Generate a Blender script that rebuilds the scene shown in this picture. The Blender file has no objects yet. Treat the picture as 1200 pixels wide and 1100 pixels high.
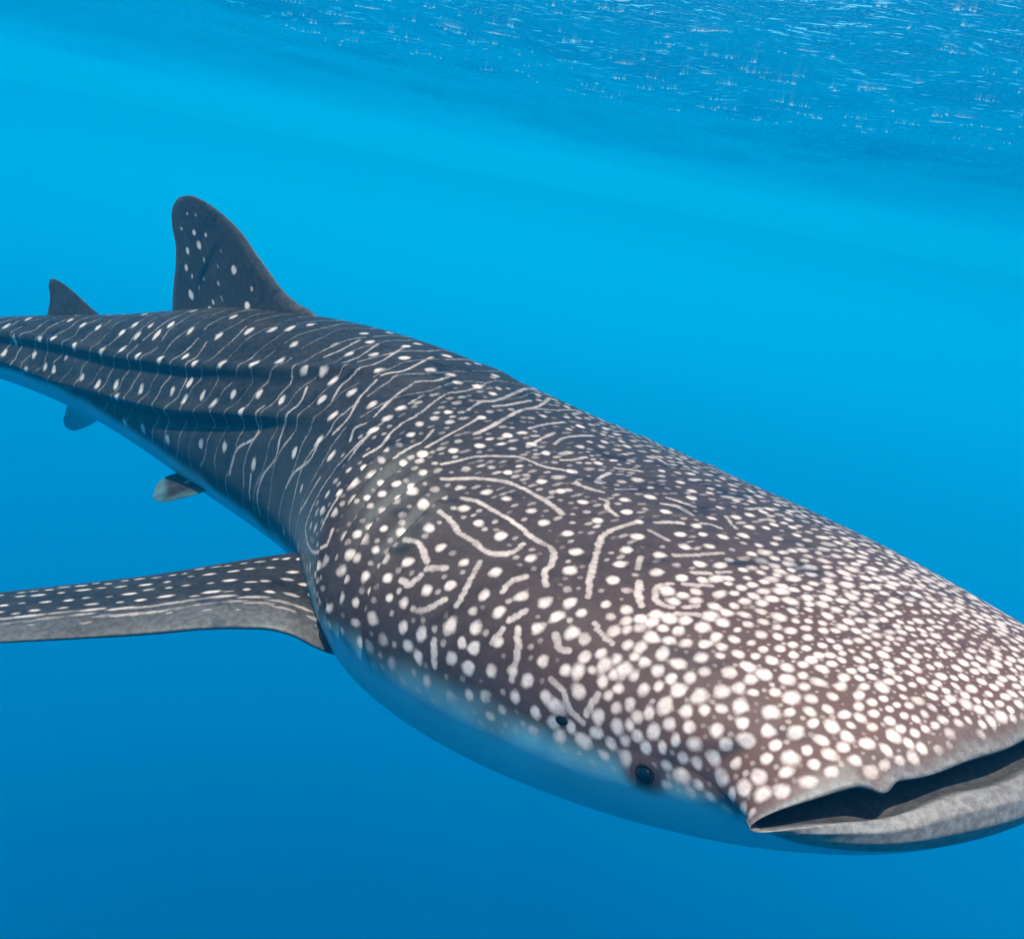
import bpy, bmesh, math, random
import numpy as np

SC = bpy.context.scene
COL = SC.collection
R_ = math.radians

# ------------------------------------------------------------------ camera
SURF_Z = 0.0                                    # mean level of the sea surface
CAM_POS = np.array([0.0, 0.0, -1.65])
PITCH, ROLL = R_(14.5), R_(11.0)                # looking a little down, horizon falling to the right
fw = np.array([0, math.cos(PITCH), -math.sin(PITCH)]); up0 = np.array([0, math.sin(PITCH), math.cos(PITCH)]); rt0 = np.array([1., 0, 0])
rt = math.cos(ROLL)*rt0 + math.sin(ROLL)*up0; up = -math.sin(ROLL)*rt0 + math.cos(ROLL)*up0
VIEW = np.stack([rt, fw, up], 1)                # columns: right, forward, up
cam_data = bpy.data.cameras.new('camera'); cam = bpy.data.objects.new('camera', cam_data); COL.objects.link(cam)
from mathutils import Matrix, Vector
m4 = Matrix.Identity(4)
for r in range(3):
    m4[r][0] = rt[r]; m4[r][1] = up[r]; m4[r][2] = -fw[r]; m4[r][3] = CAM_POS[r]
cam.matrix_world = m4
cam_data.sensor_fit = 'HORIZONTAL'; cam_data.sensor_width = 36.0; cam_data.lens = 36.0*1205.4/1200
cam_data.clip_start = .05; cam_data.clip_end = 500
SC.camera = cam

# ------------------------------------------------------------------ sky, sun, exposure
SUN_EL, SUN_AZ = R_(71), R_(192)                # azimuth: direction the light comes from, clockwise from +Y
wd = bpy.data.worlds.new('World'); SC.world = wd; wd.use_nodes = True
nt = wd.node_tree; nt.nodes.clear()
W = lambda t: nt.nodes.new(t)
sky = W('ShaderNodeTexSky'); sky.sky_type = 'NISHITA'; sky.sun_disc = False; sky.sun_elevation = SUN_EL; sky.sun_rotation = SUN_AZ
bs = W('ShaderNodeBackground'); bs.inputs['Strength'].default_value = .15; nt.links.new(sky.outputs[0], bs.inputs['Color'])
# below the sea's horizon the far water takes over from the sky: brighter near the surface, dark towards the deep
tc = W('ShaderNodeTexCoord'); sep = W('ShaderNodeSeparateXYZ'); nt.links.new(tc.outputs['Generated'], sep.inputs[0])
mr = W('ShaderNodeMapRange'); mr.inputs[1].default_value = -1; mr.inputs[2].default_value = .03; nt.links.new(sep.outputs['Z'], mr.inputs[0])
rp = W('ShaderNodeValToRGB'); nt.links.new(mr.outputs[0], rp.inputs[0])
e = rp.color_ramp.elements; e[0].position = 0; e[0].color = (.0, .012, .03, 1); e[1].position = .985; e[1].color = (.004, .50, .82, 1)
for pos, c in ((.393, (.001, .018, .032)), (.608, (.001, .092, .17)), (.68, (.002, .15, .25)), (.777, (.002, .27, .46)), (.875, (.004, .60, 1.02)), (.935, (.004, .68, 1.12))):
    n_ = e.new(pos); n_.color = c+(1,)
bw = W('ShaderNodeBackground'); bw.inputs['Strength'].default_value = 1.0; nt.links.new(rp.outputs[0], bw.inputs['Color'])
ms = W('ShaderNodeMixShader'); hz = W('ShaderNodeMapRange'); hz.inputs[1].default_value = .08; hz.inputs[2].default_value = .22
nt.links.new(sep.outputs['Z'], hz.inputs[0]); nt.links.new(hz.outputs[0], ms.inputs[0]); nt.links.new(bw.outputs[0], ms.inputs[1]); nt.links.new(bs.outputs[0], ms.inputs[2])
wo = W('ShaderNodeOutputWorld'); nt.links.new(ms.outputs[0], wo.inputs[0])

sun_d = bpy.data.lights.new('sun', 'SUN'); sun_d.energy = 4.6; sun_d.angle = R_(.6); sun_d.color = (1, .80, .71)
sun = bpy.data.objects.new('sun', sun_d); COL.objects.link(sun)
sv = Vector((math.sin(SUN_AZ)*math.cos(SUN_EL), math.cos(SUN_AZ)*math.cos(SUN_EL), math.sin(SUN_EL)))
sun.rotation_euler = sv.to_track_quat('Z', 'Y').to_euler(); sun.location = (0, 0, 30)

vs = SC.view_settings; vs.view_transform = 'Standard'; vs.look = 'None'; vs.exposure = 0.94; vs.gamma = 1.0; vs.use_curve_mapping = False
cy = SC.cycles
cy.use_denoising = True; cy.max_bounces = 8; cy.diffuse_bounces = 2; cy.glossy_bounces = 3; cy.transmission_bounces = 4; cy.transparent_max_bounces = 12
cy.volume_bounces = 2; cy.sample_clamp_indirect = 4.0; cy.caustics_reflective = False; cy.caustics_refractive = False
SC.render.engine = 'CYCLES'

# ------------------------------------------------------------------ helpers
def mat(name):
    m = bpy.data.materials.new(name); m.use_nodes = True; m.node_tree.nodes.clear(); return m
class G:
    """tiny node-graph helper"""
    def __init__(s, m): s.t = m.node_tree
    def n(s, typ, ins=None, **kw):
        nd = s.t.nodes.new(typ)
        for k, v in kw.items(): setattr(nd, k, v)
        for k, v in (ins or {}).items():
            if isinstance(v, bpy.types.NodeSocket): s.t.links.new(v, nd.inputs[k])
            else: nd.inputs[k].default_value = v
        return nd
    def mix(s, f, a, b, bt='MIX'):
        nd = s.t.nodes.new('ShaderNodeMix'); nd.data_type = 'RGBA'; nd.blend_type = bt
        for k, v in ((0, f), (6, a), (7, b)):
            if isinstance(v, bpy.types.NodeSocket): s.t.links.new(v, nd.inputs[k])
            else: nd.inputs[k].default_value = v
        return nd.outputs[2]
    def math(s, op, a, b=0.0, clamp=False):
        nd = s.t.nodes.new('ShaderNodeMath'); nd.operation = op; nd.use_clamp = clamp
        for k, v in ((0, a), (1, b)):
            if isinstance(v, bpy.types.NodeSocket): s.t.links.new(v, nd.inputs[k])
            else: nd.inputs[k].default_value = v
        return nd.outputs[0]
    def rng(s, v, a, b, c=0.0, d=1.0):
        nd = s.t.nodes.new('ShaderNodeMapRange'); s.t.links.new(v, nd.inputs[0])
        for k, x in zip((1, 2, 3, 4), (a, b, c, d)): nd.inputs[k].default_value = x
        return nd.outputs[0]

def mesh_obj(name, V, F, material, parent=None, smooth=True, attr=None):
    me = bpy.data.meshes.new(name)
    V = np.ascontiguousarray(V, np.float32).reshape(-1, 3); F = np.ascontiguousarray(F, np.int32)
    k = F.shape[1]
    me.vertices.add(len(V)); me.vertices.foreach_set('co', V.ravel())
    me.loops.add(F.size); me.loops.foreach_set('vertex_index', F.ravel())
    me.polygons.add(len(F)); me.polygons.foreach_set('loop_start', np.arange(0, F.size, k, dtype=np.int32))
    me.update(calc_edges=True); me.validate()
    if smooth: me.polygons.foreach_set('use_smooth', np.ones(len(me.polygons), bool))
    if attr is not None:
        a = me.color_attributes.new('marks', 'FLOAT_COLOR', 'POINT')
        a.data.foreach_set('color', np.ascontiguousarray(attr, np.float32).ravel())
    me.materials.append(material)
    o = bpy.data.objects.new(name, me); COL.objects.link(o)
    if parent: o.parent = parent
    return o
def grid_faces(nr, nc, closed=True):
    i, j = np.meshgrid(np.arange(nr-1), np.arange(nc if closed else nc-1), indexing='ij'); j2 = (j+1) % nc
    return np.stack([i*nc+j, i*nc+j2, (i+1)*nc+j2, (i+1)*nc+j], -1).reshape(-1, 4)
def tag(o, label=None, cat=None, kind=None, group=None):
    for k, v in (('label', label), ('category', cat), ('kind', kind), ('group', group)):
        if v: o[k] = v
    return o
def fix_normals(o):
    bm = bmesh.new(); bm.from_mesh(o.data); bmesh.ops.recalc_face_normals(bm, faces=bm.faces); bm.to_mesh(o.data); bm.free()

# ------------------------------------------------------------------ the sea surface, seen from below
_rg = np.random.default_rng(5)
WAVES = []
for _k in range(34):
    _l = .45*(14/.45)**_rg.random(); WAVES.append((_l, R_(-12)+_rg.normal()*.75, .0055*_l**.9*(.5+_rg.random()), _rg.random()*6.28))
def wave_z(X, Y):
    RR = np.hypot(X, Y); Z = np.zeros_like(X)
    for lam, a, amp, p0 in WAVES:
        fade = np.clip(1.6-RR*.012/(lam*.25), 0, 1)            # waves finer than the mesh die out far off
        w = np.sin(2*np.pi/lam*(X*np.sin(a)+Y*np.cos(a)) + p0)
        Z += amp*fade*(w + .25*(w*w-.5))
    return SURF_Z+Z*(1-.92*np.clip((RR-10)/45, 0, 1)**.6)
SURF_R = np.concatenate([[.02], np.geomspace(.12, 101, 370)]); SURF_T = np.linspace(0, 2*np.pi, 521)[:-1]
def sheet_z(X, Y):
    """height of the meshed sheet itself (straight between its vertices)"""
    rr = np.hypot(X, Y); t = np.arctan2(Y, X) % (2*np.pi); i = np.clip(np.searchsorted(SURF_R, rr)-1, 0, len(SURF_R)-2); dt = SURF_T[1]
    j = np.floor(t/dt); fi = (rr-SURF_R[i])/(SURF_R[i+1]-SURF_R[i]); fj = t/dt-j
    z = lambda r, a: wave_z(r*np.cos(a), r*np.sin(a))
    return (z(SURF_R[i], j*dt)*(1-fj)+z(SURF_R[i], (j+1)*dt)*fj)*(1-fi)+(z(SURF_R[i+1], j*dt)*(1-fj)+z(SURF_R[i+1], (j+1)*dt)*fj)*fi
def build_surface():
    r, th = SURF_R, SURF_T
    RR, TH = np.meshgrid(r, th, indexing='ij')
    X, Y = RR*np.cos(TH), RR*np.sin(TH); Z = wave_z(X, Y)
    V = np.stack([X, Y, Z], -1)
    F = grid_faces(len(r), len(th), True)
    m = mat('sea_surface'); g = G(m)
    tcn = g.n('ShaderNodeTexCoord')
    mp = g.n('ShaderNodeMapping', {'Vector': tcn.outputs['Object'], 'Rotation': (0, 0, R_(-14)), 'Scale': (1.0, 2.3, 1.0)})
    n1 = g.n('ShaderNodeTexNoise', {'Vector': mp.outputs[0], 'Scale': 2.6, 'Detail': 5.0, 'Roughness': .62})
    n2 = g.n('ShaderNodeTexNoise', {'Vector': mp.outputs[0], 'Scale': 14.0, 'Detail': 3.0, 'Roughness': .6})
    h = g.math('ADD', n1.outputs[0], g.math('MULTIPLY', n2.outputs[0], .20))
    mp3 = g.n('ShaderNodeMapping', {'Vector': tcn.outputs['Object'], 'Rotation': (0, 0, R_(-16)), 'Scale': (1.0, 1.9, 1.0)})
    n3 = g.n('ShaderNodeTexNoise', {'Vector': mp3.outputs[0], 'Scale': 6.0, 'Detail': 2.0, 'Roughness': .55})
    n4 = g.n('ShaderNodeTexNoise', {'Vector': mp3.outputs[0], 'Scale': .9, 'Detail': 2.0})
    crest = g.math('MULTIPLY', g.rng(n3.outputs[0], .60, .74), g.rng(n4.outputs[0], .40, .66))
    h = g.math('ADD', h, g.math('MULTIPLY', crest, .85))
    bp = g.n('ShaderNodeBump', {'Height': h, 'Strength': .75, 'Distance': .09})
    far = g.rng(g.n('ShaderNodeVectorMath', {0: tcn.outputs['Object']}, operation='LENGTH').outputs['Value'], 7.0, 38.0, .8, .02)
    g.t.links.new(far, bp.inputs['Strength'])     # ripples too fine for the mesh die out far off, as the waves do
    rgh = g.rng(g.n('ShaderNodeVectorMath', {0: tcn.outputs['Object']}, operation='LENGTH').outputs['Value'], 9.0, 30.0, .26, .02)
    fr = g.n('ShaderNodeFresnel', {'IOR': 1.333, 'Normal': bp.outputs[0]})
    gl = g.n('ShaderNodeBsdfGlossy', {'Color': (1, 1, 1, 1), 'Roughness': rgh, 'Normal': bp.outputs[0]})
    tr = g.n('ShaderNodeBsdfTransparent')
    mx = g.n('ShaderNodeMixShader', {0: fr.outputs[0], 1: tr.outputs[0], 2: gl.outputs[0]})
    g.n('ShaderNodeOutputMaterial', {'Surface': mx.outputs[0]})
    o = mesh_obj('water_surface', V, F, m)
    if o.data.polygons[1000].normal.z < 0: o.data.flip_normals()
    tag(o, 'rippled underside of the sea surface above the shark', kind='structure')
build_surface()

# ------------------------------------------------------------------ the water itself
def build_haze():
    m = mat('sea_water'); g = G(m)
    pv = g.n('ShaderNodeVolumePrincipled', {'Color': (.0, .153, .297, 1), 'Density': .075, 'Anisotropy': .42, 'Absorption Color': (.0, .7475, .911, 1)})
    for nm in ('Density Attribute', 'Color Attribute', 'Temperature Attribute'):
        if nm in pv.inputs: pv.inputs[nm].default_value = ''
    g.n('ShaderNodeOutputMaterial', {'Volume': pv.outputs[0]})
    try: m.cycles.homogeneous_volume = True
    except Exception: pass
    x, y, z0, z1 = 104, 104, -40, .9
    V = [(sx*x, sy*y, z) for z in (z0, z1) for sx, sy in ((-1, -1), (1, -1), (1, 1), (-1, 1))]
    F = [(3, 2, 1, 0), (4, 5, 6, 7), (0, 1, 5, 4), (1, 2, 6, 5), (2, 3, 7, 6), (3, 0, 4, 7)]
    o = mesh_obj('haze', V, F, m, smooth=False)
    tag(o, 'clear blue sea water filling the whole scene', kind='stuff')
build_haze()

# ------------------------------------------------------------------ air bubble and foam flecks under the surface, also added as its glints
def build_bubble_glints():
    rg = np.random.default_rng(21)
    bm = bmesh.new(); bmesh.ops.create_icosphere(bm, subdivisions=1, radius=1.0)
    bv = np.array([v.co[:] for v in bm.verts]); bf = np.array([[v.index for v in f.verts] for f in bm.faces]); bm.free()
    P, Rr, St = [], [], []
    def put(x, y, r, st=1., ang=0., dz=.02):
        P.append((x, y, dz)); Rr.append(r); St.append((st, ang))
    for k in range(650):                                       # foam and bubble flecks, also standing in for glints, strung along the wind
        cx, cy = rg.uniform(-4, 10), rg.uniform(1.6, 15); ang = R_(-15)+rg.normal()*.12; ln = .02+.12*rg.random()**4
        for t in np.linspace(-1, 1, int(ln*90)+rg.integers(1, 4)):
            r = .0028+.009*rg.random()**3
            put(cx+t*ln*math.cos(ang)+rg.normal()*.012, cy+t*ln*math.sin(ang)+.016*math.sin(t*4+k)+rg.normal()*.014, r, 1.1+.9*rg.random(), ang, r*.45)
    for k in range(46):                                        # glints on the crests, modelled as long streaks of white flecks
        cx, cy = rg.uniform(-3, 9), rg.uniform(3.2, 13); ang = R_(-17)+rg.normal()*.1; ln = .04+.16*rg.random()**1.5
        for t in np.linspace(-1, 1, int(ln*170)):
            r = (.004+.005*rg.random())*(1.1-abs(t))
            put(cx+t*ln*math.cos(ang), cy+t*ln*math.sin(ang)+.02*math.sin(t*2.5+k)+rg.normal()*.002, r, 1.8, ang, r*.45)
    P = np.array(P); Rr = np.array(Rr); St = np.array(St)
    P[:, 2] = sheet_z(P[:, 0], P[:, 1])-P[:, 2]
    n = len(P); nb = len(bv)
    V = np.repeat(bv[None], n, 0)*Rr[:, None, None]; V[..., 2] *= .42
    V[..., 0] *= St[:, 0][:, None]; c, s = np.cos(St[:, 1])[:, None], np.sin(St[:, 1])[:, None]
    V[..., 0], V[..., 1] = V[..., 0]*c-V[..., 1]*s, V[..., 0]*s+V[..., 1]*c
    V += P[:, None]
    F = (bf[None]+(np.arange(n)*nb)[:, None, None]).reshape(-1, 3)
    m = mat('foam_glint'); g = G(m)
    d = g.n('ShaderNodeBsdfDiffuse', {'Color': (.72, .86, .95, 1)}); t = g.n('ShaderNodeBsdfTranslucent', {'Color': (.78, .93, 1., 1)}); gl = g.n('ShaderNodeBsdfGlossy', {'Roughness': .15})
    x = g.n('ShaderNodeMixShader', {0: .6, 1: d.outputs[0], 2: t.outputs[0]}); x2 = g.n('ShaderNodeMixShader', {0: .15, 1: x.outputs[0], 2: gl.outputs[0]})
    g.n('ShaderNodeOutputMaterial', {'Surface': x2.outputs[0]})
    o = mesh_obj('bubble_glints', V.reshape(-1, 3), F, m)
    tag(o, 'tiny white bubble and foam flecks under the rippled surface, also standing in for its glints', kind='stuff')
build_bubble_glints()

# ------------------------------------------------------------------ whale shark: surface of the body
K = np.array([0, .03, .07, .14, .35, .8, 1.5, 2.3, 3.2, 4.2, 5.3])
SH = dict(yk=np.array([.116, .005, .003]), pk=np.array([.201, -.177]), D=.135, Dp=2.6,
          A=np.array([.612, .592, .577, .568, .603, .718, .800, .516, .39, .256, .132]),
          T=np.array([.042, .082, .110, .146, .213, .306, .404, .532, .473, .255, .111]),
          B=np.array([.018, .040, .086, .140, .246, .357, .429, .362, .33, .223, .104]))
JAW = ([0, .03, .06, .10, .15, .3, .5, .75], [.022, .080, .110, .120, .112, .075, .02, 0])
SF = np.linspace(0, 5.6, 225)
def hermite(K, V, s):
    m = np.gradient(V, K); i = np.clip(np.searchsorted(K, s) - 1, 0, len(K) - 2); h = K[i+1] - K[i]; t = (s - K[i]) / h
    return ((2*t**3-3*t**2+1)*V[i] + (t**3-2*t**2+t)*h*m[i] + (-2*t**3+3*t**2)*V[i+1] + (t**3-t**2)*h*m[i+1])
def sstep(a, b, x):
    t = np.clip((x-a)/(b-a), 0, 1); return t*t*(3-2*t)
def _spine(d):
    yaw = d['yk'][0]*SF + d['yk'][1]*SF**2/5 + d['yk'][2]*SF**3/25; pit = d['pk'][0]*SF + d['pk'][1]*SF**2/5
    v = np.stack([-np.cos(yaw)*np.cos(pit), -np.sin(yaw)*np.cos(pit), np.sin(pit)], 1)
    P = np.zeros_like(v); P[1:] = np.cumsum((v[1:]+v[:-1])*.5*(SF[1]-SF[0]), 0)
    return P, yaw, pit
_SP = _spine(SH)
def frame(s):
    s = np.asarray(s, float); P, yaw, pit = _SP
    p = np.stack([np.interp(s, SF, P[:, k]) for k in range(3)], -1); yw = np.interp(s, SF, yaw); pt = np.interp(s, SF, pit)
    f = np.stack([np.cos(yw)*np.cos(pt), np.sin(yw)*np.cos(pt), -np.sin(pt)], -1)
    l = np.stack([-np.sin(yw), np.cos(yw), 0*yw], -1)
    return p, f, l, np.cross(f, l)
def bend(s, xo, y, z):
    """section point (offset along the axis, left, up) at station s -> shark space"""
    p, f, l, u = frame(s)
    return p + np.asarray(xo)[..., None]*f + np.asarray(y)[..., None]*l + np.asarray(z)[..., None]*u
def section(s, phi):
    d = SH
    a = hermite(K, d['A'], s); t = hermite(K, d['T'], s); b = hermite(K, d['B'], s)
    c = np.cos(phi); sn = np.sin(phi)
    n = 2.15 + .35*(1-sstep(.3, 2., s))
    y = -a*np.sign(c)*np.abs(c)**(2/n); z = np.where(sn > 0, t, b)*np.sign(sn)*np.abs(sn)**(2/n)
    D = d['D']*(1-sstep(0, .9, s))
    z = z - .030*np.abs(y/a)**5*(1-sstep(.0, .28, s))       # mouth corners turn down
    low = np.clip(-sn, 0, 1)**.6
    xo = -D*np.abs(y/a)**d['Dp'] + low*np.interp(s, JAW[0], JAW[1])           # the lower lip rolls forward
    z = z + (1-sstep(.0, .11, s))*np.where(sn > 0, .007*np.sin(y*11+1.)+.004*np.sin(y*27), .006*np.sin(y*9+2.5)+.004*np.sin(y*23+1))*(1-np.abs(y/a)**6)
    z = z - np.where(sn > 0, 1, 0)*.019*np.exp(-((np.abs(y)-.385)/.024)**2)*(1-sstep(.0, .05, s))
    xo = xo + np.where(sn > 0, 1, 0)*.012*np.exp(-((np.abs(y)-.385)/.03)**2)*(1-sstep(.0, .07, s))
    return xo, y, z
NQ = (230, 150, 70, 130)                        # verts per quarter: right upper, left upper, left lower, right lower
Q = np.concatenate([(k + np.arange(n)/n)*.25 for k, n in enumerate(NQ)])
def _rows():
    a = np.linspace(0, .16, 40)[:-1]; b = np.concatenate([np.linspace(.16, 1.24, 180)[:-1], np.linspace(1.24, 1.86, 190)[:-1], np.linspace(1.86, 2.0, 25)[:-1]]); c = np.linspace(2.0, 4.9, 700)[:-1]; e = np.linspace(4.9, 5.55, 40)
    return np.concatenate([a, b, c, e])
SR = _rows()
RIDGES = [([(1.75, .215), (1.9, .209), (2.1, .184), (2.63, .126), (3.2, .09), (3.8, .07), (5.4, .075)], .023, .027, 1.75, 5.2),
          ([(1.85, .123), (2.1, .108), (2.47, .083), (3.26, .022), (4.26, -.035), (5.4, -.01)], .028, .028, 1.8, 5.6)]
GILLS = [([(1.41, .130), (1.392, .10), (1.372, .08), (1.36, .056), (1.33, .028), (1.322, .008), (1.31, -.02)], .014),
         ([(1.52, .138), (1.518, .114), (1.508, .09), (1.50, .07), (1.465, .04), (1.445, .016), (1.42, -.02)], .013),
         ([(1.62, .146), (1.627, .116), (1.615, .092), (1.588, .07), (1.56, .043), (1.52, .012), (1.50, -.025)], .012),
         ([(1.72, .150), (1.71, .12), (1.685, .088), (1.655, .055), (1.615, .025), (1.57, -.01), (1.55, -.03)], .010),
         ([(1.785, .137), (1.765, .10), (1.748, .073), (1.723, .048), (1.68, .025), (1.64, .004), (1.62, -.025)], .010)]
def ring_phi(s):
    """phi for every q so that the verts of a quarter are evenly spaced along the section"""
    t = np.linspace(0, np.pi/2, 181); out = []
    for k in range(4):
        ph = k*np.pi/2 + t
        _, y, z = section(np.full_like(ph, s), ph)
        L = np.r_[0, np.cumsum(np.hypot(np.diff(y), np.diff(z)))]; L /= L[-1]
        out.append(np.interp(Q[(Q >= k*.25-1e-9) & (Q < (k+1)*.25-1e-9)]*4-k, L, ph))
    return np.concatenate(out)
def line_q(line, s):
    a = np.array(line); return np.interp(s, a[:, 0], a[:, 1])
def body_grid():
    S = np.repeat(SR[:, None], len(Q), 1)
    PH = np.stack([ring_phi(s) for s in SR])
    xo, y, z = section(S, PH)
    return S, PH, xo, y, z
def normals(V):
    du = np.gradient(V, axis=0); dv = np.roll(V, -1, 1) - np.roll(V, 1, 1)
    n = np.cross(dv, du); n /= np.maximum(np.linalg.norm(n, axis=-1, keepdims=True), 1e-9)
    return n
def body_verts():
    S, PH, xo, y, z = body_grid()
    V = bend(S, xo, y, z)
    N = normals(V)
    q = np.repeat(Q[None], len(SR), 0)
    disp = np.zeros_like(S); slit = np.zeros_like(S)
    per = np.linalg.norm(np.roll(V, -1, 1)-V, axis=-1).sum(1)[:, None]
    for line, amp, wid, s0, s1 in RIDGES:
        for mir in (0, 1):
            lq = line_q(line, S); lq = .5-lq if mir else lq
            dq = (q-lq+.5) % 1-.5
            x = dq*per
            env = sstep(s0, s0+1.1, S)*(1-sstep(s1-.3, s1, S))
            sg = -1 if mir else 1
            # crest with a hollow just below it
            disp += env*amp*(np.exp(-(x/wid)**2) - .5*np.exp(-((x*sg+1.5*wid)/(1.1*wid))**2))
    for line, amp in GILLS:
        a = np.array(line)
        for mir in (0, 1):
            qq = .5-q if mir else q
            qq = (qq+.25) % 1-.25
            o = np.argsort(a[:, 1]); ls = np.interp(qq, a[o, 1], a[o, 0])
            w = sstep(a[:, 1].min()-.005, a[:, 1].min()+.03, qq)*(1-sstep(a[:, 1].max()-.03, a[:, 1].max()+.005, qq))
            x = S-ls                                  # >0 behind the slit
            crest = np.where(x < 0, np.exp(-np.abs(x)/.055), 1.)
            back = 1-1.75*sstep(.0, .016, x)+.75*sstep(.012, .075, x)
            disp += w*amp*(.5 if mir else 1.35)*np.where(x < 0, crest, back)
            slit = np.maximum(slit, w*sstep(-.001, .003, x)*(1-sstep(.006, .016, x)))
    return V + N*disp[..., None], S, q, slit
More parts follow.
